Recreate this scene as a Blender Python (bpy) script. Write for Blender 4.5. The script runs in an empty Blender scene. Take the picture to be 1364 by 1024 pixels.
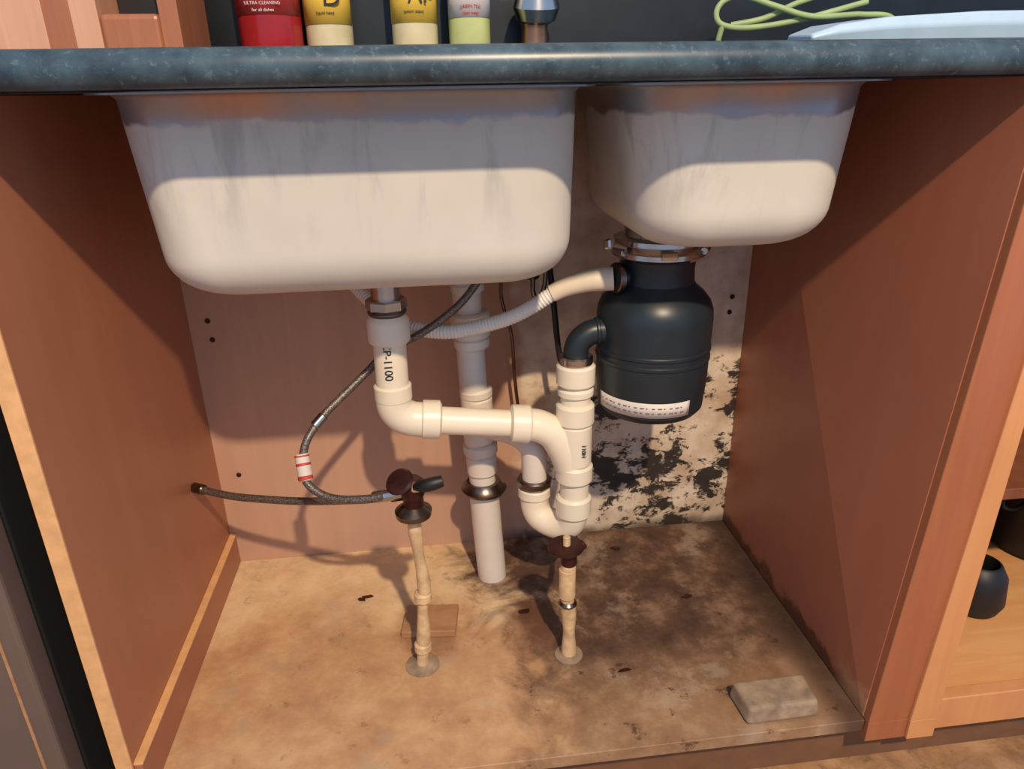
import bpy, bmesh, math, random
from mathutils import Vector, Matrix
random.seed(4)
S=bpy.context.scene
# ------------------------------------------------------------------ helpers
def srgb(r,g,b):
    f=lambda c:(c/255/12.92) if c/255<=.04045 else ((c/255+.055)/1.055)**2.4
    return (f(r),f(g),f(b),1)
class NT:
    def __init__(s,name):
        s.m=bpy.data.materials.new(name); s.m.use_nodes=True; s.t=s.m.node_tree
        s.b=s.t.nodes['Principled BSDF']; s.L=s.t.links.new
        s.co=s.t.nodes.new('ShaderNodeTexCoord').outputs['Object']
    def n(s,k,**kw):
        x=s.t.nodes.new(k)
        for a,v in kw.items(): setattr(x,a,v)
        return x
    def mapc(s,sc=(1,1,1),rot=(0,0,0),loc=(0,0,0)):
        x=s.n('ShaderNodeMapping'); x.inputs['Scale'].default_value=sc; x.inputs['Rotation'].default_value=rot; x.inputs['Location'].default_value=loc
        s.L(s.co,x.inputs['Vector']); return x.outputs[0]
    def noise(s,scale,detail=4,vec=None,rough=.55,dist=0):
        x=s.n('ShaderNodeTexNoise'); x.inputs['Scale'].default_value=scale; x.inputs['Detail'].default_value=detail
        x.inputs['Roughness'].default_value=rough; x.inputs['Distortion'].default_value=dist
        s.L(vec if vec is not None else s.co,x.inputs['Vector']); return x.outputs['Fac']
    def ramp(s,fac,stops):
        x=s.n('ShaderNodeValToRGB'); e=x.color_ramp.elements
        while len(e)<len(stops): e.new(.5)
        for i,(p,c) in enumerate(stops):
            e[i].position=p; e[i].color=c if not isinstance(c,(int,float)) else (c,c,c,1)
        s.L(fac,x.inputs[0]); return x.outputs[0]
    def math(s,op,a,b=None,c=None,clamp=False):
        x=s.n('ShaderNodeMath',operation=op,use_clamp=clamp)
        for i,v in enumerate((a,b,c)):
            if v is None: continue
            if isinstance(v,(int,float)): x.inputs[i].default_value=v
            else: s.L(v,x.inputs[i])
        return x.outputs[0]
    def mix(s,f,a,b,mode='MIX'):
        x=s.n('ShaderNodeMix',data_type='RGBA',blend_type=mode)
        for i,v in ((0,f),(6,a),(7,b)):
            if isinstance(v,(int,float,tuple)): x.inputs[i].default_value=v
            else: s.L(v,x.inputs[i])
        return x.outputs[2]
    def xyz(s):
        x=s.n('ShaderNodeSeparateXYZ'); s.L(s.co,x.inputs[0]); return x.outputs
    def lin(s,v,a,b):
        x=s.n('ShaderNodeMapRange',interpolation_type='SMOOTHSTEP'); x.inputs[1].default_value=a; x.inputs[2].default_value=b
        if a>b:
            x.inputs[1].default_value=b; x.inputs[2].default_value=a; x.inputs[3].default_value=1; x.inputs[4].default_value=0
        s.L(v,x.inputs[0]); return x.outputs[0]
    def col(s,c):
        if isinstance(c,tuple): s.b.inputs['Base Color'].default_value=c
        else: s.L(c,s.b.inputs['Base Color'])
    def rough(s,v):
        if isinstance(v,(int,float)): s.b.inputs['Roughness'].default_value=v
        else: s.L(v,s.b.inputs['Roughness'])
    def bump(s,h,st=.2,d=.002):
        x=s.n('ShaderNodeBump'); x.inputs['Strength'].default_value=st; x.inputs['Distance'].default_value=d
        s.L(h,x.inputs['Height']); s.L(x.outputs[0],s.b.inputs['Normal'])
def plain(name,c,rough=.5,metal=0,var=.15,scale=30,bump=0):
    n=NT(name); f=n.noise(scale,3)
    d=tuple(x*(1-var) for x in c[:3])+(1,); l=tuple(min(1,x*(1+var)) for x in c[:3])+(1,)
    n.col(n.ramp(f,[(.3,d),(.7,l)])); n.rough(rough); n.b.inputs['Metallic'].default_value=metal
    if bump: n.bump(f,bump)
    return n.m
def wood(name,c1,c2,sc=(40,40,3),rough=.45,bump=.1,stain=False):
    n=NT(name); v=n.mapc(sc); f=n.noise(1,6,v,.6,.6); g=n.noise(6,3)
    c=n.ramp(f,[(.3,c1),(.7,c2)]); dk=tuple(x*.8 for x in c1[:3])+(1,)
    c=n.mix(n.math('MULTIPLY',n.lin(g,.5,.75),.3),c,dk)
    if stain:
        X,Y,Z=n.xyz(); s1=n.noise(22,6,rough=.65)
        zz=n.math('ADD',Z,n.math('MULTIPLY',n.math('SUBTRACT',s1,.5),.09))
        c=n.mix(n.math('MULTIPLY',n.lin(zz,.030,.008),.75),c,srgb(52,30,22))
        fr=n.math('MULTIPLY',n.lin(zz,.055,.03),n.lin(Y,-.38,-.42))
        c=n.mix(n.math('MULTIPLY',fr,.55),c,srgb(196,150,112))
    n.col(c); n.rough(rough); n.bump(f,bump,.001); return n.m
def empty(name):
    e=bpy.data.objects.new(name,None); e.empty_display_size=.05; S.collection.objects.link(e); return e
def mk(name,vs,fs,mat,parent=None,smooth=False,ang=40,bevel=0,mats=None,mi=None,sub=0,solid=0):
    me=bpy.data.meshes.new(name); me.from_pydata([tuple(v) for v in vs],[],fs); me.update()
    bm=bmesh.new(); bm.from_mesh(me); bmesh.ops.recalc_face_normals(bm,faces=bm.faces); bm.to_mesh(me); bm.free()
    for m in (mats or [mat]): me.materials.append(m)
    if mi:
        for p,i in zip(me.polygons,mi): p.material_index=i
    if smooth:
        me.shade_smooth()
        try: me.set_sharp_from_angle(angle=math.radians(ang))
        except Exception: pass
    o=bpy.data.objects.new(name,me); S.collection.objects.link(o)
    if parent: o.parent=parent
    if solid:
        x=o.modifiers.new('s','SOLIDIFY'); x.thickness=solid; x.offset=1
    if bevel:
        x=o.modifiers.new('b','BEVEL'); x.width=bevel; x.segments=3; x.limit_method='ANGLE'
    if sub:
        x=o.modifiers.new('u','SUBSURF'); x.levels=sub; x.render_levels=sub
    return o
BF=[(0,1,3,2),(4,6,7,5),(0,4,5,1),(2,3,7,6),(0,2,6,4),(1,5,7,3)]
def box(name,x0,x1,y0,y1,z0,z1,mat,parent=None,bevel=.001,shear=None):
    """shear(x,y,z)->x : small out-of-square lean of old cabinet parts"""
    v=[(x,y,z) for x in(x0,x1) for y in(y0,y1) for z in(z0,z1)]
    if shear: v=[(shear(*p),p[1],p[2]) for p in v]
    return mk(name,v,BF,mat,parent,bevel=bevel)
def catmull(P,seg=8):
    P=[Vector(p) for p in P]
    if len(P)<3: return [P[0].lerp(P[1],i/seg) for i in range(seg+1)]
    Q=[2*P[0]-P[1]]+P+[2*P[-1]-P[-2]]; out=[]
    for i in range(1,len(Q)-2):
        a,b,c,d=Q[i-1:i+3]
        for k in range(seg):
            t=k/seg
            out.append(.5*((2*b)+(c-a)*t+(2*a-5*b+4*c-d)*t*t+(3*b-a-3*c+d)*t**3))
    out.append(P[-1]); return out
def tube(name,P,r,mat,parent=None,seg=8,n=20,rf=None,raw=False,ang=50):
    C=[Vector(p) for p in P] if raw else catmull(P,seg)
    t0=(C[1]-C[0]).normalized(); u=t0.orthogonal().normalized(); vs=[];fs=[]
    L=[0]
    for i in range(1,len(C)): L.append(L[-1]+(C[i]-C[i-1]).length)
    pt=t0
    for i,c in enumerate(C):
        t=(C[min(i+1,len(C)-1)]-C[max(i-1,0)]).normalized()
        q=pt.rotation_difference(t); u=q@u; pt=t; w=t.cross(u)
        rr=rf(L[i],L[-1]) if rf else r
        for k in range(n):
            a=2*math.pi*k/n; vs.append(c+(u*math.cos(a)+w*math.sin(a))*rr)
    for i in range(len(C)-1):
        for k in range(n): fs.append((i*n+k,i*n+(k+1)%n,(i+1)*n+(k+1)%n,(i+1)*n+k))
    fs.append(tuple(range(n))[::-1]); fs.append(tuple(range((len(C)-1)*n,len(C)*n)))
    return mk(name,vs,fs,mat,parent,True,ang)
def lathe(name,prof,base,axis,mat,parent=None,n=40,ang=35):
    """prof: list of (distance along axis, radius)"""
    ax=Vector(axis).normalized(); u=(Vector((1,0,0)) if abs(ax.z)>.9 else ax.orthogonal()).normalized(); u=(u-ax*u.dot(ax)).normalized(); w=ax.cross(u)
    b=Vector(base); vs=[];fs=[]
    for d,r in prof:
        for k in range(n):
            a=2*math.pi*k/n; vs.append(b+ax*d+(u*math.cos(a)+w*math.sin(a))*max(r,1e-4))
    for i in range(len(prof)-1):
        for k in range(n): fs.append((i*n+k,i*n+(k+1)%n,(i+1)*n+(k+1)%n,(i+1)*n+k))
    fs.append(tuple(range(n))[::-1]); fs.append(tuple(range((len(prof)-1)*n,len(prof)*n)))
    return mk(name,vs,fs,mat,parent,True,ang)
def ring(name,p,axis,r,h,mat,parent=None,ch=.002,n=32):
    return lathe(name,[(-h/2,r-ch),(-h/2+ch,r),(h/2-ch,r),(h/2,r-ch)],p,axis,mat,parent,n,30)
def between(name,a,b,r,mat,parent=None,ch=.0015):
    a=Vector(a);b=Vector(b); return ring(name,(a+b)/2,b-a,r,(b-a).length,mat,parent,ch)
def text(name,s,size,loc,rot,mat,parent,ext=0.0003):
    c=bpy.data.curves.new(name,'FONT'); c.body=s; c.size=size; c.extrude=ext; c.align_x='CENTER'; c.align_y='CENTER'
    o=bpy.data.objects.new(name,c); o.location=loc; o.rotation_euler=rot; c.materials.append(mat)
    S.collection.objects.link(o); o.parent=parent; return o
# ------------------------------------------------------------------ materials
M_side=wood('laminate_side',srgb(168,108,80),srgb(175,115,86),(30,30,2.5),.42,.04)
M_sider=wood('laminate_side_stained',srgb(162,98,70),srgb(168,104,76),(30,30,2.5),.42,.04,True)
M_edge=plain('light_edge',srgb(222,170,116),.5,var=.12,scale=60)
M_stile=wood('stile_wood',srgb(158,94,62),srgb(170,104,68),(50,50,3),.4,.05)
# back panel with torn paper and mould
n=NT('back_panel'); X,Y,Z=n.xyz()
v=n.mapc((30,30,2.5)); g=n.noise(1,5,v,.6,.5)
base=n.ramp(g,[(.3,srgb(186,146,120)),(.7,srgb(196,156,130))])
nb=n.noise(7,6); edge=n.math('ADD',X,n.math('MULTIPLY',n.math('SUBTRACT',nb,.5),.25))
paper=n.lin(edge,.06,.09)
base=n.mix(paper,base,n.ramp(n.noise(18,6),[(.35,srgb(188,162,134)),(.6,srgb(224,206,182))]))
m1=n.noise(1,8,n.mapc((30,30,44),rot=(0,.7,0)),.72,.5); big=n.noise(11,4,n.mapc(loc=(.3,0,.2)))
reg=n.math('MULTIPLY',n.lin(X,.02,.28),n.lin(Z,.40,.20))
th=n.math('ADD',n.math('ADD',m1,n.math('MULTIPLY',n.math('SUBTRACT',big,.5),.80)),n.math('MULTIPLY',reg,.12))
mould=n.math('MULTIPLY',n.lin(th,.60,.67),n.math('MULTIPLY',reg,2.2,clamp=True),clamp=True)
base=n.mix(n.math('MULTIPLY',mould,.96),base,srgb(26,21,20))
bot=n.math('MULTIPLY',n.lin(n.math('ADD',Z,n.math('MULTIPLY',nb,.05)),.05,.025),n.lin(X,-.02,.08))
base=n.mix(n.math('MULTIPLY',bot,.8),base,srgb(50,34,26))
n.col(base); n.rough(.6); n.bump(nb,.1); M_back=n.m
# cabinet floor
n=NT('stained_floor'); X,Y,Z=n.xyz()
a=n.noise(5,8,rough=.62,dist=.4); b=n.noise(16,8,rough=.7); c_=n.noise(60,4)
tan=n.ramp(b,[(.35,srgb(212,176,134)),(.6,srgb(230,200,158))])
brn=n.ramp(b,[(.3,srgb(162,116,78)),(.5,srgb(186,138,96)),(.72,srgb(206,166,122))])
front=n.lin(n.math('ADD',Y,n.math('MULTIPLY',n.math('SUBTRACT',a,.5),.5)),-.12,-.26)
c=n.mix(n.math('MULTIPLY',front,.8),tan,brn)
dk=n.ramp(b,[(.3,srgb(56,40,34)),(.5,srgb(96,70,54)),(.7,srgb(148,118,94))])
a2=n.noise(9,7,n.mapc(loc=(1,4,2)),.65,.6)
sf=n.lin(n.math('ADD',X,n.math('MULTIPLY',n.math('SUBTRACT',a2,.5),.6)),-.05,.08)
ff=n.math('MULTIPLY',sf,n.math('SUBTRACT',1,n.math('MULTIPLY',n.lin(Y,-.26,-.44),.5)))
c=n.mix(ff,c,dk)
gr=n.math('MULTIPLY',n.lin(n.noise(9,7,rough=.7,vec=n.mapc(loc=(3,1,0))),.54,.64),.45)
c=n.mix(gr,c,srgb(172,154,132))
sp=n.lin(n.noise(22,6,rough=.75,vec=n.mapc(loc=(7,2,0))),.58,.66); c=n.mix(n.math('MULTIPLY',sp,n.math('ADD',.3,n.math('MULTIPLY',sf,.5))),c,srgb(64,46,36))
for (sx,sy) in ((-.113,-.215),(.045,-.235)):  # darker brown spots painted into the floor behind the two supply pipes
    dx=n.math('SUBTRACT',X,sx); dy=n.math('SUBTRACT',Y,sy)
    d=n.math('SQRT',n.math('ADD',n.math('MULTIPLY',dx,dx),n.math('MULTIPLY',n.math('MULTIPLY',dy,dy),.6)))
    d=n.math('ADD',d,n.math('MULTIPLY',n.math('SUBTRACT',b,.5),.05))
    c=n.mix(n.math('MULTIPLY',n.lin(d,.06,.03),.5),c,srgb(112,72,48))
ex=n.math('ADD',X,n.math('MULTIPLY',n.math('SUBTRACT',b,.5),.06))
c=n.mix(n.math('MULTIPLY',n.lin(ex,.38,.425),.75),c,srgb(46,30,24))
n.col(c); n.rough(.6); n.bump(n.math('ADD',b,n.math('MULTIPLY',c_,.3)),.3,.002); M_floor=n.m
n=NT('room_floor'); a=n.noise(9,8,rough=.7,dist=.5); b=n.noise(50,5)
c=n.ramp(a,[(.3,srgb(110,80,54)),(.5,srgb(168,126,86)),(.7,srgb(198,158,116))]); c=n.mix(n.math('MULTIPLY',n.lin(b,.55,.7),.5),c,srgb(84,60,42))
n.col(c); n.rough(.8); n.bump(b,.4,.003); M_room=n.m
# granite
n=NT('dark_granite'); a=n.noise(150,6,rough=.7); b=n.noise(28,5,rough=.65)
c=n.ramp(b,[(.35,srgb(40,56,66)),(.65,srgb(68,88,98))]); c=n.mix(n.math('MULTIPLY',n.lin(a,.54,.68),.5),c,srgb(100,122,132))
n.col(c); n.rough(.36); n.bump(a,.04,.0005); M_gran=n.m
M_splash=plain('backsplash',srgb(22,28,34),.35,var=.3,scale=20)
# sink: spray coated steel with bare rim
n=NT('coated_steel'); X,Y,Z=n.xyz(); a=n.noise(14,6); b=n.noise(4,4); f=n.noise(300,2)
coat=n.ramp(b,[(.3,srgb(194,188,176)),(.7,srgb(216,210,198))])
gs=n.noise(1,6,n.mapc((26,26,5),loc=(1,0,3)),.65,.5)
coat=n.mix(n.math('MULTIPLY',n.math('MULTIPLY',n.lin(gs,.50,.68),n.lin(Z,.59,.70)),.42),coat,srgb(128,128,128))  # grey streaks, denser upwards, paint in the upper bowl's shade
zz=n.math('ADD',Z,n.math('MULTIPLY',n.math('SUBTRACT',a,.5),.035)); bare=n.lin(zz,.724,.729)
steel=n.ramp(n.noise(5,3,n.mapc(loc=(2,0,0))),[(.42,srgb(138,146,156)),(.62,srgb(186,140,118))])  # copper patches are reflections painted into the bare steel
n.col(n.mix(n.math('MULTIPLY',bare,.85),coat,steel)); n.L(n.math('MULTIPLY',bare,.55),n.b.inputs['Metallic'])
n.rough(n.math('SUBTRACT',.62,n.math('MULTIPLY',bare,.3))); n.bump(f,.05,.0005); M_sink=n.m
M_pvc=plain('white_pvc',srgb(234,222,198),.35,var=.05,scale=12)
M_pvc2=plain('aged_pvc',srgb(222,212,198),.4,var=.08,scale=12)
M_tan=plain('old_pipe',srgb(212,178,132),.55,var=.25,scale=60)
M_chrome=plain('chrome',srgb(190,186,182),.22,1,var=.08)
M_dchrome=plain('tarnished_chrome',srgb(120,108,100),.3,1,var=.25)
M_black=plain('black_enamel',srgb(30,40,46),.38,var=.15)
M_rub=plain('black_rubber',srgb(24,22,22),.5)
M_brass=plain('dark_brass',srgb(66,34,30),.4,.5,var=.3,scale=80)
n=NT('braided_steel'); w=n.noise(700,2); n.col(n.ramp(w,[(.35,srgb(56,50,48)),(.65,srgb(150,138,128))])); n.rough(.4); n.b.inputs['Metallic'].default_value=.6; n.bump(w,.5,.001); M_braid=n.m
M_hose=plain('grey_white_hose',srgb(226,222,212),.5,var=.04)
M_hosee=plain('tan_hose_end',srgb(220,206,182),.5,var=.06)
M_paper=plain('label_paper',srgb(214,204,192),.6,var=.05)
M_red=plain('red_ink',srgb(190,60,50),.6)
M_ink=plain('black_ink',srgb(25,25,28),.6)
M_inkg=plain('grey_ink',srgb(120,112,106),.6)
M_dish=plain('brown_appliance',srgb(104,88,80),.4,var=.1,scale=5)
M_gap=plain('dark_gap',srgb(16,16,18),.8)
M_toe=plain('toe_kick_brown',srgb(120,84,58),.7)
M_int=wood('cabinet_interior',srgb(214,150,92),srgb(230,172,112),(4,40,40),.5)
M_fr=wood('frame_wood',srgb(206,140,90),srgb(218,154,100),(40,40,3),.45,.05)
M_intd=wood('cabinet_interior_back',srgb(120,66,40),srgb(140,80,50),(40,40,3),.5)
M_stone=plain('grey_stone',srgb(150,128,104),.85,var=.3,scale=50,bump=.5)
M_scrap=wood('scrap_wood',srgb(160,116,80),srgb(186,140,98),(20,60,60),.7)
# ------------------------------------------------------------------ room shell
box('floor',-2.2,2.2,-3.2,.12,-.13,-.11,M_room,None,0)
M_wall=plain('painted_wall',srgb(150,140,128),.8,var=.04)
box('wall_back',-2.2,2.2,.10,.2,-.11,2.4,M_wall,None,0)
# ------------------------------------------------------------------ cabinet
cab=empty('sink_cabinet')
W=.44;F=-.458;ZT=.7535
LEAN=.042
def leanp(x,y,z): return x+LEAN*max(0,z)/.75*max(0,min(1,y/F))
def leans(x,y,z): return x+LEAN*max(0,z)/.75
box('side_panel_left',-W-.016,-W,F,.0,-.02,ZT,M_side,cab)
box('side_panel_left_edge_band',-W-.017,-W+.0005,F-.0025,F+.0005,-.1,ZT,M_edge,cab,.0005)
box('side_panel_right',W,W+.016,F,.0,0,ZT,M_sider,cab,.0005,leanp)
box('back_panel',-W-.016,W+.016,0,.012,-.02,ZT,M_back,cab)
box('bottom_panel',-W,W,F-.006,0,-.018,0,M_floor,cab)
box('cleat_left',-W,-W+.009,F+.002,-.001,0,.055,M_side,cab)
box('cleat_left_cap',-W,-W+.0105,F+.002,-.001,.055,.058,M_edge,cab,.0005)
box('toe_kick',-W-.016,1.3,F+.03,F+.04,-.1095,-.0185,M_toe,cab)
box('face_stile_right',W+.001,.495,F-.012,F+.006,0,ZT,M_stile,cab,.0015,leans)
box('face_stile_foot',W+.001,.495,F-.012,F+.006,-.03,0.0005,M_stile,cab,.0005)
for i,(x,z) in enumerate([(-.412,.435),(-.41,.405),(-.408,.17),(.414,.431),(.412,.405)]):
    ring('screw_%d'%i,(x,-.001,z),(0,1,0),.004,.003,M_brass,cab,.001,12)
# ------------------------------------------------------------------ neighbouring cabinet
nb_=empty('base_cabinet')
box('frame_stile',.4955,.532,F-.016,F+.004,0,ZT,M_fr,nb_,.0015,lambda x,y,z:x+(.036 if x<.51 else .012)*max(0,z)/.75)
box('frame_foot',.4955,.532,F-.016,F+.004,-.03,.0005,M_fr,nb_,.0005)
box('frame_rail',.532,1.3,F-.014,F+.004,-.02,.03,M_fr,nb_,.0015)
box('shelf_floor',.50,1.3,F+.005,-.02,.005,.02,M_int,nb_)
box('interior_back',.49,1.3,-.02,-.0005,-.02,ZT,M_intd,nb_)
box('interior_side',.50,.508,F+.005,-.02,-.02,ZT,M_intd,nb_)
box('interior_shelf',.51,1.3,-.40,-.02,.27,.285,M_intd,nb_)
mug=empty('coffee_mug')
lathe('mug_body',[(0,.026),(.004,.034),(.02,.040),(.06,.036),(.078,.026),(.080,.022),(.074,.021),(.01,.027)],(.703,-.305,.0205),(0,0,1),M_rub,mug)
tube('mug_handle',[(.735,-.29,.075),(.756,-.28,.070),(.760,-.28,.05),(.738,-.29,.035)],.004,M_rub,mug)
kt=empty('cooking_pot')
lathe('pot_body',[(0,.08),(.006,.088),(.12,.09),(.123,.092),(.12,.086),(.01,.08)],(.935,-.17,.0205),(0,0,1),M_rub,kt)
tube('pot_handle',[(.852,-.19,.128),(.825,-.20,.140),(.803,-.21,.138),(.803,-.215,.128),(.825,-.21,.119),(.852,-.20,.118)],.003,M_rub,kt)
# ------------------------------------------------------------------ dishwasher at far left
dwm=empty('dishwasher')
box('appliance_body',-1.1,-.497,-.44,.0,-.1095,.74,M_gap,dwm,.003)
box('appliance_door',-1.1,-.497,-.475,-.441,-.02,.65,M_dish,dwm,.005)
box('door_trim_strip',-.518,-.515,-.4765,-.474,-.02,.65,M_scrap,dwm,.0005)
box('control_panel',-1.1,-.497,-.475,-.441,.655,.74,M_dish,dwm,.005)
# ------------------------------------------------------------------ countertop with sink cutouts
ct=empty('countertop')
z0,z1=.7540,.7843
def frontstrip():
    prof=[(-.40,z0),(-.466,z0)]
    for k in range(9):
        a=-math.pi/2-math.pi*k/8; prof.append((-.4610+.0152*math.cos(a),(z0+z1)/2+.0152*math.sin(a)))
    prof+=[(-.375,z1),(-.375,z0)]
    vs=[];N=len(prof)
    for x in(-1.5,1.5):
        vs+=[(x,y,z) for y,z in prof]
    fs=[(i,(i+1)%N,(i+1)%N+N,i+N) for i in range(N)]+[tuple(range(N))[::-1],tuple(range(N,2*N))]
    mk('front_edge',vs,fs,M_gran,ct,True,50)
frontstrip()
box('slab_rear',-1.5,1.5,-.066,.099,z0,z1,M_gran,ct,0)
box('slab_left',-1.5,-.338,-.376,-.065,z0,z1,M_gran,ct,0)
box('slab_right',.358,1.5,-.376,-.065,z0,z1,M_gran,ct,0)
box('slab_divider',.066,.14,-.376,-.065,z0,z1,M_gran,ct,0)
box('backsplash',-1.5,1.5,.085,.0985,.7843,1.25,M_splash,ct)
# ------------------------------------------------------------------ sink
sink=empty('kitchen_sink')
def rr(x0,x1,y0,y1,r,z,m=8):
    out=[]
    for cx,cy,a in ((x1-r,y1-r,0),(x0+r,y1-r,90),(x0+r,y0+r,180),(x1-r,y0+r,270)):
        for k in range(m+1):
            t=math.radians(a+90*k/m); out.append(Vector((cx+r*math.cos(t),cy+r*math.sin(t),z)))
    return out
def basin(name,x0,x1,y0,y1,zt,zb,rc,R,tl,tr,tf):
    loops=[rr(x0-.014,x1+.012,y0-.014,y1+.014,rc*.6,zt),rr(x0-.014,x1+.012,y0-.014,y1+.014,rc*.6,zt-.0015),
           rr(x0-.003,x1+.003,y0-.003,y1+.003,rc,zt-.002),rr(x0,x1,y0,y1,rc,zt-.006)]
    H=zt-.006-(zb+R)
    for k in range(1,7):
        t=k/6; loops.append(rr(x0+tl*t,x1-tr*t,y0+tf*t,y1-tf*t,rc,zt-.006-H*t))
    for k in range(1,11):
        a=math.radians(9*k); i=R*(1-math.cos(a))
        loops.append(rr(x0+tl+i,x1-tr-i,y0+tf+i,y1-tf-i,max(rc-i*.35,.02),zb+R-R*math.sin(a)))
    xa,ya=(x0+x1)/2,(y0+y1)/2
    last=loops[-1]
    for s in(.6,.25): loops.append([Vector((xa+(p.x-xa)*s,ya+(p.y-ya)*s,zb-.001)) for p in last])
    N=len(loops[0]); vs=[p for l in loops for p in l]; fs=[]
    for i in range(len(loops)-1):
        for k in range(N): fs.append((i*N+k,i*N+(k+1)%N,(i+1)*N+(k+1)%N,(i+1)*N+k))
    fs.append(tuple(range((len(loops)-1)*N,len(loops)*N)))
    mk(name,vs,fs,M_sink,sink,True,60)
    li=[[Vector((p.x+(xa-p.x)*.012,p.y+(ya-p.y)*.012,p.z+.0015)) for p in l] for l in loops[3:]]
    li[0]=[Vector((p.x,p.y,zt)) for p in li[0]]
    vs=[p for l in li for p in l]; fs=[]
    for i in range(len(li)-1):
        for k in range(N): fs.append((i*N+k,i*N+(k+1)%N,(i+1)*N+(k+1)%N,(i+1)*N+k))
    fs.append(tuple(range((len(li)-1)*N,len(li)*N)))
    mk(name+'_inner',vs,fs,M_chrome,sink,True,60)
basin('large_basin',-.350,.078,-.389,-.055,.7535,.559,.055,.048,.010,.002,.010)
basin('small_basin',.125,.373,-.389,-.060,.7535,.588,.062,.045,.018,.008,.010)
lathe('large_drain_flange',[(0,.03),(.006,.045),(.010,.05)],(-.131,-.21,.549),(0,0,1),M_chrome,sink)
# ------------------------------------------------------------------ drain plumbing
dr=empty('sink_drain_pipes')
T=(-.131,-.21)
between('tailpiece',(T[0],T[1],.5485),(T[0],T[1],.49),.0185,M_chrome,dr)
ring('slip_nut',(T[0],T[1],.507),(0,0,1),.026,.014,M_chrome,dr,.002,8)
ring('slip_nut_lip',(T[0],T[1],.497),(0,0,1),.0245,.006,M_dchrome,dr)
lathe('pvc_slip_collar',[(0,.0225),(.004,.0265),(.030,.0270),(.034,.025),(.038,.0225)],(T[0],T[1],.455),(0,0,1),M_pvc,dr)
tube('tail_pipe',[(T[0],T[1],.49),(T[0]-.001,T[1],.39)],.0212,M_pvc,dr,n=32)
ring('elbow_collar',(T[0]-.001,T[1],.388),(0,0,1),.0245,.022,M_pvc,dr)
P=[(-.132,-.21,.388),(-.132,-.21,.370),(-.126,-.21,.357),(-.113,-.21,.348),(-.095,-.21,.3445),(-.085,-.21,.3435)]
tube('drain_elbow',P,.0235,M_pvc,dr,seg=6,n=32)
lathe('elbow_end_collar',[(0,.0225),(.002,.0262),(.024,.0262),(.027,.0205)],(-.098,-.21,.3455),(1,0,-.10),M_pvc,dr)
tube('horizontal_arm',[(-.09,-.21,.344),(.045,-.21,.327)],.0187,M_pvc,dr,n=32)
lathe('arm_end_collar',[(0,.0195),(.003,.0262),(.026,.0268),(.029,.024)],(.020,-.21,.3300),(1,0,-.10),M_pvc,dr)
tube('sweep_elbow',[(.046,-.21,.327),(.062,-.21,.323),(.079,-.21,.312),(.090,-.21,.296),(.100,-.21,.275),(.108,-.21,.25)],.0225,M_pvc,dr,seg=6,n=32)
V=(.111,-.21)
tube('vertical_pipe',[(V[0],V[1],.41),(V[0]+.001,V[1],.19)],.0205,M_pvc,dr,n=32)
for i,(za,zb_,r) in enumerate([(.412,.382,.0262),(.379,.366,.0245),(.355,.325,.0262),(.325,.262,.0238),(.262,.235,.0262),(.21,.178,.0255)]):
    between('tee_collar_%d'%i,(V[0],V[1],za),(V[0],V[1],zb_),r,M_pvc,dr,.003)
ring('disposal_slip_nut',(V[0],V[1],.418),(0,0,1),.0225,.012,M_chrome,dr)
tube('trap_bend',[(V[0],V[1],.19),(V[0]-.001,V[1]+.001,.172),(.104,-.204,.157),(.086,-.190,.151),(.068,-.176,.157),(.061,-.170,.172),(.060,-.169,.19)],.0212,M_pvc,dr,seg=6,n=32)
tube('trap_riser',[(.060,-.169,.185),(.060,-.169,.25),(.055,-.165,.272),(.035,-.148,.284),(.0,-.125,.286),(-.018,-.11,.286)],.0185,M_pvc2,dr,seg=6,n=32)
between('trap_collar',(.060,-.169,.205),(.060,-.169,.19),.0245,M_pvc,dr)
ring('trap_nut',(.060,-.169,.214),(0,0,1),.026,.012,M_dchrome,dr,.002,10)
tube('stack_pipe',[(-.027,-.11,.555),(-.024,-.11,.44),(-.019,-.11,.28),(-.012,-.105,.18)],.0205,M_pvc2,dr,n=32)
def on(z): 
    t=(.57-z)/.39; return (-.027+.0155*t,-.11+.003*t*t,z)
for i,(za,zb_,r) in enumerate([(.505,.49,.0235),(.462,.425,.0285),(.425,.408,.026),(.345,.33,.0245),(.33,.255,.0235),(.255,.235,.0262),(.235,.20,.0235)]):
    between('stack_collar_%d'%i,on(za),on(zb_),r,M_pvc2,dr,.003)
lathe('stack_nut',[(0,.022),(.003,.034),(.008,.036),(.012,.030),(.020,.026)],(-.011,-.105,.165),(0,0,1),M_dchrome,dr)
tube('floor_stub',[(-.011,-.105,.168),(-.007,-.102,.09),(-.002,-.10,.0003)],.0235,M_pvc2,dr,n=32)
text('pipe_marking','CP-1100',.0145,(-.1345,-.2317,.437),(math.pi/2,math.pi/2,0),M_ink,dr)
text('tee_marking','110H',.009,(.119,-.2345,.292),(math.pi/2,math.pi/2,0),M_ink,dr)
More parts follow.
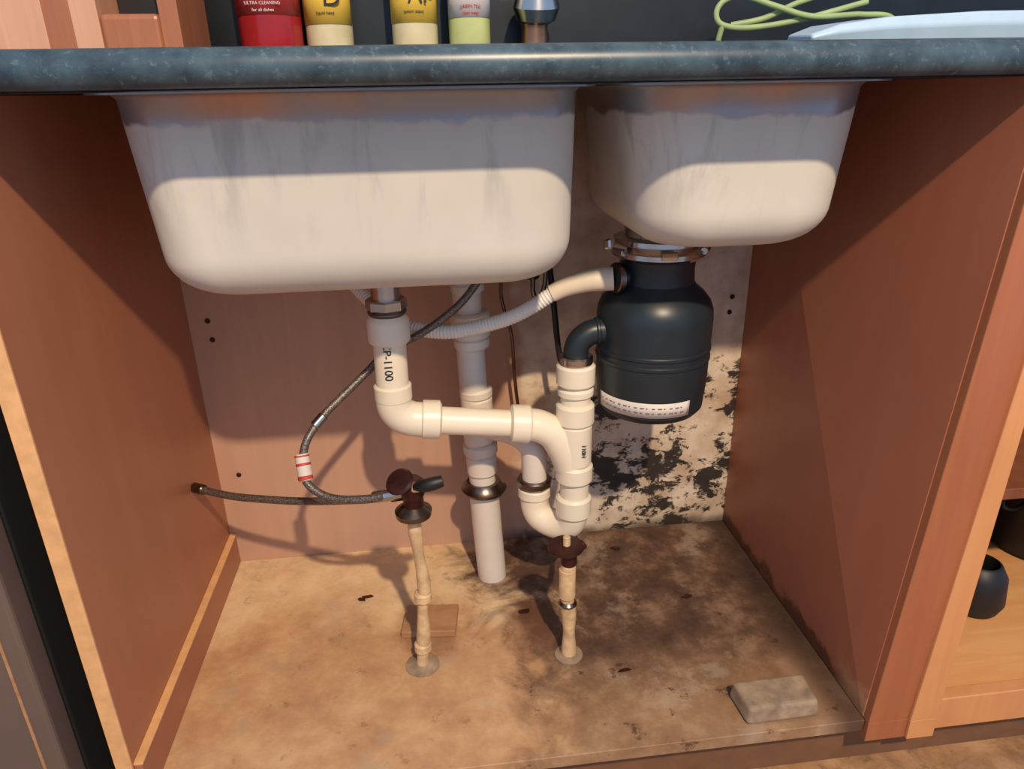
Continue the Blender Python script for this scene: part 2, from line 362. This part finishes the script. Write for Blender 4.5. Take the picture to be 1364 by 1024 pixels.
# ------------------------------------------------------------------ garbage disposal
gd=empty('garbage_disposal')
G=(.218,-.2,0)
lathe('body',[(.334,.020),(.335,.052),(.340,.065),(.348,.0715),(.385,.0745),(.395,.075),(.415,.075),(.4165,.0765),(.420,.0765),(.4215,.075),(.428,.075),(.4295,.0768),(.433,.0768),(.4345,.0755),(.470,.0765),(.482,.0755),(.494,.071),(.505,.062),(.512,.053),(.518,.0485),(.535,.0475),(.548,.049),(.552,.047)],G,(0,0,1),M_black,gd,56,30)
lathe('mounting_ring',[(.549,.046),(.550,.055),(.554,.060),(.560,.060),(.563,.055),(.567,.052),(.569,.057),(.575,.057),(.578,.045),(.5865,.044)],G,(0,0,1),M_chrome,gd,56,30)
for k,a in enumerate((200,265,330,80)):
    a=math.radians(a); x=G[0]+.059*math.cos(a); y=-.2+.059*math.sin(a)
    ring('ring_lug_%d'%k,(x,y,.561),(math.cos(a+1.57),math.sin(a+1.57),0),.0055,.02,M_chrome,gd,.001,8)
between('ring_lever',(.165,-.235,.568),(.142,-.245,.576),.004,M_chrome,gd)
ring('ring_lever_tip',(.142,-.245,.576),(0,.3,1),.007,.012,M_chrome,gd)
between('dishwasher_inlet',(.178,-.21,.526),(.156,-.215,.527),.013,M_black,gd)
between('inlet_clamp',(.166,-.214,.526),(.157,-.216,.5265),.020,M_dchrome,gd)
between('outlet_flange',(.157,-.21,.455),(.149,-.211,.455),.021,M_dchrome,gd)
tube('discharge_elbow',[(.165,-.208,.456),(.145,-.21,.456),(.130,-.21,.454),(.117,-.21,.445),(.111,-.21,.432),(.111,-.21,.416)],.0165,M_black,gd,seg=6,n=28)
ring('elbow_bead',(.138,-.21,.4555),(1,0,.05),.0185,.006,M_black,gd)
def patch(name,cx,cy,r,a0,a1,za,zb_,mat,parent,n=24,r2=None):
    vs=[];fs=[]; r2=r2 or r
    for k in range(n+1):
        a=math.radians(a0+(a1-a0)*k/n)
        for z,q in((za,r),(zb_,r2)): vs.append((cx+q*math.cos(a),cy+q*math.sin(a),z))
    for k in range(n): fs.append((2*k,2*k+2,2*k+3,2*k+1))
    return mk(name,vs,fs,mat,parent,True,60,solid=.0004)
patch('rating_label',G[0],-.2,.0730,190,296,.352,.373,M_paper,gd,24,.0742)
for k in range(16):
    a=196+k*5.9
    patch('label_print_%d'%k,G[0],-.2,.0742,a,a+2.2+1.6*(k%2),.3585,.3600,M_inkg,gd,4)
    patch('label_print_b%d'%k,G[0],-.2,.0745,a,a+1.5+1.3*(k%3),.3655,.3668,M_inkg,gd,4)
# ------------------------------------------------------------------ dishwasher drain hose (corrugated)
dh=empty('dishwasher_drain_hose')
def corr(l,L): return .0094+.0005*math.sin(l*2*math.pi/.0045)
path=[(-.215,-.05,.555),(-.198,-.065,.52),(-.172,-.09,.492),(-.135,-.125,.465),(-.105,-.150,.455),(-.062,-.165,.451),(-.025,-.172,.456),(.02,-.185,.470),(.055,-.193,.488),(.088,-.20,.511)]
tube('corrugated_hose',path,.01,M_hose,dh,seg=60,n=16,rf=corr,ang=80)
tube('hose_end',[(.080,-.199,.506),(.10,-.203,.516),(.128,-.210,.524),(.156,-.216,.5265)],.0125,M_hosee,dh,rf=lambda l,L:.0112+.004*min(1,l/L*1.3))
# ------------------------------------------------------------------ braided supply hoses
h1=empty('water_supply_hose')
tube('braided_line',[(.03,-.045,.60),(.015,-.10,.552),(-.005,-.145,.525),(-.02,-.155,.505),(-.045,-.165,.482),(-.09,-.168,.452),(-.135,-.172,.432),(-.165,-.185,.408),(-.195,-.20,.385),(-.224,-.22,.363),(-.245,-.238,.338),(-.251,-.25,.312),(-.245,-.265,.290),(-.217,-.28,.277),(-.175,-.293,.279),(-.13,-.30,.287)],.0052,M_braid,h1,n=14)
between('crimp_sleeve',(-.222,-.219,.3645),(-.235,-.2275,.353),.0068,M_chrome,h1)
between('hose_tag',(-.2515,-.247,.325),(-.2475,-.262,.294),.0092,M_paper,h1)
for i,(a,b) in enumerate([((-.2514,-.2475,.324),(-.2512,-.2485,.3215)),((-.2503,-.2520,.3145),(-.2498,-.2538,.3110)),((-.2485,-.2590,.3000),(-.2478,-.2615,.2950))]):
    between('tag_print_%d'%i,a,b,.0095,M_red,h1,.0005)
between('hose_ferrule',(-.15,-.298,.284),(-.125,-.30,.288),.0075,M_chrome,h1)
h2=empty('water_supply_hose')
tube('braided_line',[(-.4385,-.12,.218),(-.38,-.155,.220),(-.33,-.18,.225),(-.27,-.205,.231),(-.21,-.24,.248),(-.165,-.272,.266),(-.125,-.287,.280)],.0055,M_braid,h2,n=14)
between('hose_ferrule',(-.165,-.272,.268),(-.142,-.281,.275),.0078,M_chrome,h2)
between('entry_ferrule',(-.4385,-.1195,.218),(-.42,-.131,.2185),.0078,M_dchrome,h2)
h3=empty('water_supply_hose')
tube('black_line',[(.090,-.047,.60),(.101,-.08,.485),(.112,-.085,.38),(.13,-.10,.30),(.135,-.12,.245),(.125,-.145,.200),(.115,-.20,.140),(.105,-.26,.150),(.10,-.298,.185)],.0045,M_rub,h3,n=14)
tube('grey_line',[(.045,-.04,.555),(.03,-.04,.47),(.045,-.04,.40),(.05,-.035,.32),(.06,-.03,.22)],.0028,M_dchrome,h3,n=10)
lathe('line_nut',[(0,.010),(.004,.014),(.018,.014),(.022,.009)],(.066,-.09,.50),(.2,0,1),M_rub,h3)
tube('faucet_line',[(.066,-.09,.515),(.09,-.047,.60)],.006,M_rub,h3)
tube('small_loop',[(.085,-.1,.555),(.088,-.1,.50),(.078,-.1,.47),(.070,-.1,.485),(.072,-.1,.52)],.0035,M_dchrome,h3,n=10)
# ------------------------------------------------------------------ shutoff valves
v1=empty('shutoff_valve'); c=(-.113,-.30)
lathe('body',[(0,.010),(.004,.013),(.02,.013),(.026,.016),(.04,.016),(.046,.010)],(c[0],c[1],.262),(0,0,1),M_brass,v1,24)
lathe('nut',[(0,.016),(.003,.0225),(.010,.0235),(.014,.018),(.018,.013)],(c[0]-.001,c[1],.252),(0,0,1),M_dchrome,v1,24)
between('outlet_a',(c[0],c[1],.288),(c[0]-.028,c[1]+.012,.278),.0085,M_brass,v1)
between('stem',(c[0],c[1]-.01,.298),(c[0]+.014,c[1]-.022,.306),.005,M_tan,v1)
lathe('round_handle',[(0,.006),(.002,.016),(.006,.018),(.009,.015),(.010,.005)],(c[0]-.012,c[1]-.016,.310),(-.35,-.5,.8),M_brass,v1,28)
tube('lever',[(c[0]+.004,c[1]-.014,.302),(c[0]+.020,c[1]-.022,.309),(c[0]+.038,c[1]-.022,.313)],.006,M_rub,v1,rf=lambda l,L:.005+.0035*math.sin(min(1,l/L)*2.6))
p1=empty('water_supply_pipe')
tube('riser',[(-.115,-.30,.256),(-.112,-.30,.20),(-.108,-.298,.14),(-.112,-.296,.11),(-.114,-.292,.06),(-.119,-.289,.0003)],.0085,M_tan,p1,rf=lambda l,L:.0080+.0010*math.sin(l*70)+.0035*max(0,l/L-.55))
for i,z in enumerate((.125,.035)): ring('joint_%d'%i,(-.1105-.006*i,-.297+.006*i,z),(0,0,1),.0118,.016,M_tan,p1,.003,16)
lathe('floor_flange',[(0,.024),(.0015,.024),(.003,.014),(.005,.011)],(-.119,-.289,.0003),(0,0,1),M_stone,p1,20)
v2_=empty('shutoff_valve'); c=(.086,-.303)
lathe('body',[(0,.008),(.004,.011),(.02,.011),(.03,.008)],(c[0],c[1],.158),(0,0,1),M_brass,v2_,20)
lathe('oval_handle',[(0,.012),(.001,.021),(.003,.024),(.005,.0235),(.006,.018),(.0065,.008)],(c[0]-.004,c[1],.185),(-.04,-.05,1),M_brass,v2_,32)
between('stem',(c[0]-.003,c[1],.19),(c[0]-.003,c[1],.205),.005,M_tan,v2_)
between('outlet',(c[0],c[1],.172),(c[0]+.022,c[1]+.008,.187),.007,M_brass,v2_)
p2=empty('water_supply_pipe')
tube('riser',[(.086,-.303,.165),(.084,-.303,.12),(.088,-.30,.07),(.089,-.299,.0003)],.0085,M_tan,p2,rf=lambda l,L:.0095+.0012*math.sin(l*90))
ring('joint',(.086,-.302,.095),(0,0,1),.0125,.008,M_dchrome,p2,.003,16)
between('tape_wrap',(.0845,-.303,.155),(.0845,-.303,.105),.0112,M_tan,p2,.003)
lathe('floor_flange',[(0,.020),(.0015,.020),(.003,.013),(.005,.011)],(.089,-.299,.0003),(0,0,1),M_stone,p2,20)
# ------------------------------------------------------------------ loose things on the cabinet floor
Z0=.0006
vs=[(.288,-.453,Z0),(.386,-.451,Z0),(.390,-.395,Z0),(.284,-.400,Z0),(.290,-.450,.026),(.383,-.448,.025),(.386,-.40,.024),(.287,-.404,.027)]
SF=[(0,3,2,1),(4,5,6,7),(0,1,5,4),(1,2,6,5),(2,3,7,6),(3,0,4,7)]
mk('stone_block',vs,SF,M_stone,None,bevel=.005)
def slabq(name,q,h,mat):
    return mk(name,[(x,y,Z0) for x,y in q]+[(x,y,h) for x,y in q],SF,mat,None,bevel=.0015)
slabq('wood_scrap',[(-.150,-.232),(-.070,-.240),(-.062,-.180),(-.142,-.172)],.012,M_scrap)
db=empty('floor_debris')
for i,(x,y) in enumerate([(-.216,-.134),(-.207,-.130),(.13,-.05),(.22,-.06),(.30,-.2),(.04,-.2),(.16,-.34)]):
    q=[]
    for k in range(7):
        a=k/7*6.28; r=random.uniform(.003,.009); q.append((x+r*math.cos(a)*1.4,y+r*math.sin(a)*.7,.0022))
    q2=[(a,b,.0008) for a,b,_ in q]; N=7
    mk('flake_%d'%i,q+q2,[tuple(range(N)),tuple(range(2*N-1,N-1,-1))]+[(k,(k+1)%N,(k+1)%N+N,k+N) for k in range(N)],M_brass,db)
# ------------------------------------------------------------------ things on the counter
CT=.7843
def bottle(x,y,r,h,body,label,cap,txt,lb=.062,tc=None,sz=.03):
    e=empty('dish_soap_bottle'); shoul=.03
    lathe('bottle_body',[(0,r*.85),(.004,r*.97),(.01,r),(h-shoul,r),(h-shoul*.5,r*.85),(h,.013),(h+.012,.012)],(x,y,CT+.0002),(0,0,1),body,e,40,30)
    lathe('cap',[(0,.014),(.016,.014),(.02,.010),(.034,.005)],(x,y,CT+h+.01),(0,0,1),cap,e,24)
    patch('label',x,y,r+.0004,190,350,CT+lb,CT+h-shoul-.01,label,e,30)
    if txt[0]: text('label_text',txt[0],sz,(x+.010,y-r-.0018,CT+lb+.032),(math.pi/2,0,0),tc or M_ink,e)
    for j,t in enumerate(txt[1:]): text('label_small_%d'%j,t,.0055,(x,y-r-.0012,CT+lb+.013-.008*j),(math.pi/2,0,0),tc or M_ink,e)
    return e
M_redb=plain('red_bottle',srgb(160,34,38),.2,var=.1)
M_redl=plain('red_label',srgb(188,62,58),.35,var=.05)
M_yel=plain('yellow_label',srgb(250,206,84),.4,var=.05)
M_amb=plain('cream_soap',srgb(216,202,160),.25,var=.1)
M_grn=plain('green_clear_soap',srgb(190,198,130),.2,var=.1)
M_wht=plain('white_label',srgb(222,216,214),.4,var=.05)
bottle(-.268,.03,.0415,.19,M_redb,M_redl,M_wht,('','ULTRA CLEANING','for all dishes'),lb=.062,tc=M_wht)
bottle(-.192,.045,.032,.17,M_amb,M_yel,M_wht,('D','liquid hand'),lb=.052,sz=.035)
bottle(-.074,.03,.0315,.17,M_amb,M_yel,M_wht,('AP','lemon scent'),lb=.052,sz=.03)
bottle(.002,.03,.029,.16,M_grn,M_wht,M_wht,('','GREEN TEA','clear soap'),lb=.058,tc=M_red)
M_cop=plain('copper_reflection',srgb(180,130,100),.25,.9,var=.15)
fa=empty('faucet')
lathe('faucet_base',[(0,.026),(.006,.026),(.012,.020),(.045,.018),(.055,.020)],(.094,.03,CT),(0,0,1),M_cop,fa)
lathe('faucet_body',[(0,.020),(.004,.027),(.02,.033),(.04,.027),(.05,.014)],(.096,.03,CT+.052),(0,-.2,1),M_chrome,fa)
tube('faucet_spout',[(.096,.02,CT+.09),(.096,.02,CT+.25),(.096,-.03,CT+.32),(.096,-.10,CT+.32),(.096,-.14,CT+.27)],.012,M_chrome,fa)
M_kb1=wood('walnut_stripe',srgb(158,96,64),srgb(180,114,78),(50,50,3),.4)
M_kb2=wood('maple_stripe',srgb(206,152,120),srgb(222,170,136),(50,50,3),.4)
kb=empty('knife_block')
xs=[-.76,-.70,-.655,-.60,-.565,-.50,-.47,-.44]
for i in range(7): box('slat_%d'%i,xs[i],xs[i+1],-.10,.03,CT,CT+.20,(M_kb2,M_kb1)[i%2] if i not in(0,4) else M_kb2,kb,.0008)
box('slat_low',-.44,-.372,-.10,.03,CT,CT+.056,M_kb1,kb,.006)
box('slat_back',-.44,-.372,-.03,.03,CT+.054,CT+.2,M_rub,kb)  # black backing puts the slot's inner shade into its colour
box('slat_end',-.372,-.350,-.10,.03,CT,CT+.20,M_kb1,kb)
M_tray=plain('pale_blue_plastic',srgb(170,194,212),.35,var=.05)
tr=empty('plastic_tray')
prof=[(.283,.008,.0),(.31,.016,.006),(.36,.022,.014),(.45,.026,.03),(.70,.028,.05),(1.05,.030,.06)]
rings=[]
for x,h,w in prof:
    w=w+.012
    rings.append([(x,-.40,CT+.0008),(x,-.404,CT+h*.6),(x,-.40,CT+h),(x,-.38+w*2,CT+.002+h),(x,-.376+w*2,CT+h*.5),(x,-.38+w*2,CT+.0008)])
vs=[p for r in rings for p in r]; fs=[]
for i in range(len(rings)-1):
    for k in range(6): fs.append((i*6+k,i*6+(k+1)%6,(i+1)*6+(k+1)%6,(i+1)*6+k))
fs+= [tuple(range(6))[::-1],tuple(range(30,36))]
mk('tray_body',vs,fs,M_tray,tr,True,30,bevel=.002)
M_cord=plain('green_cord',srgb(160,180,124),.5,var=.1)
cd_=empty('green_cord')
def cord(i,P): tube('loop_%d'%i,P,.004,M_cord,cd_,n=10,seg=10)
cord(0,[(.56,-.02,.856),(.47,-.01,.835),(.40,.0,.826),(.358,.0,.830),(.348,.0,.845),(.358,.0,.860),(.385,.0,.866),(.43,-.01,.852),(.48,-.02,.838),(.55,-.02,.840)])
cord(1,[(.375,.01,.83),(.42,.0,.838),(.47,.0,.858),(.53,.0,.872),(.62,.0,.876)])
cord(2,[(.358,.0,.830),(.36,.01,.80),(.40,.02,.7885),(.5,.02,.7885),(.58,.0,.7885),(.62,-.01,.80),(.60,-.02,.835),(.55,-.02,.840)])
# ------------------------------------------------------------------ lighting
w=bpy.data.worlds.new('World'); S.world=w; w.use_nodes=True
bg=w.node_tree.nodes['Background']; bg.inputs[0].default_value=(.46,.66,1,1); bg.inputs[1].default_value=.82
def area(name,loc,tgt,size,e,col):
    l=bpy.data.lights.new(name,'AREA'); l.shape='DISK'; l.size=size; l.energy=e; l.color=col
    o=bpy.data.objects.new(name,l); o.location=loc; o.rotation_euler=(Vector(tgt)-Vector(loc)).to_track_quat('-Z','Y').to_euler(); S.collection.objects.link(o)
area('ceiling_light',(.28,-2.08,2.19),(0,-.3,.3),.07,70,(1,.78,.54))
# ------------------------------------------------------------------ camera
f,th,ps,ro=.9535,.3907,.1153,-.0186
h=Vector((math.sin(ps)*math.cos(th),math.cos(ps)*math.cos(th),-math.sin(th))); r=Vector((math.cos(ps),-math.sin(ps),0)); u=r.cross(h)
r2=r*math.cos(ro)+u*math.sin(ro); u2=-r*math.sin(ro)+u*math.cos(ro)
cd=bpy.data.cameras.new('camera'); cd.sensor_width=36; cd.lens=f*1000/1364*36; cd.clip_start=.01
c=bpy.data.objects.new('camera',cd)
m=Matrix((r2,u2,-h)).transposed().to_4x4(); m.translation=Vector((-.0767,-1.0858,.7503)); c.matrix_world=m
S.collection.objects.link(c); S.camera=c
S.view_settings.view_transform='Standard'
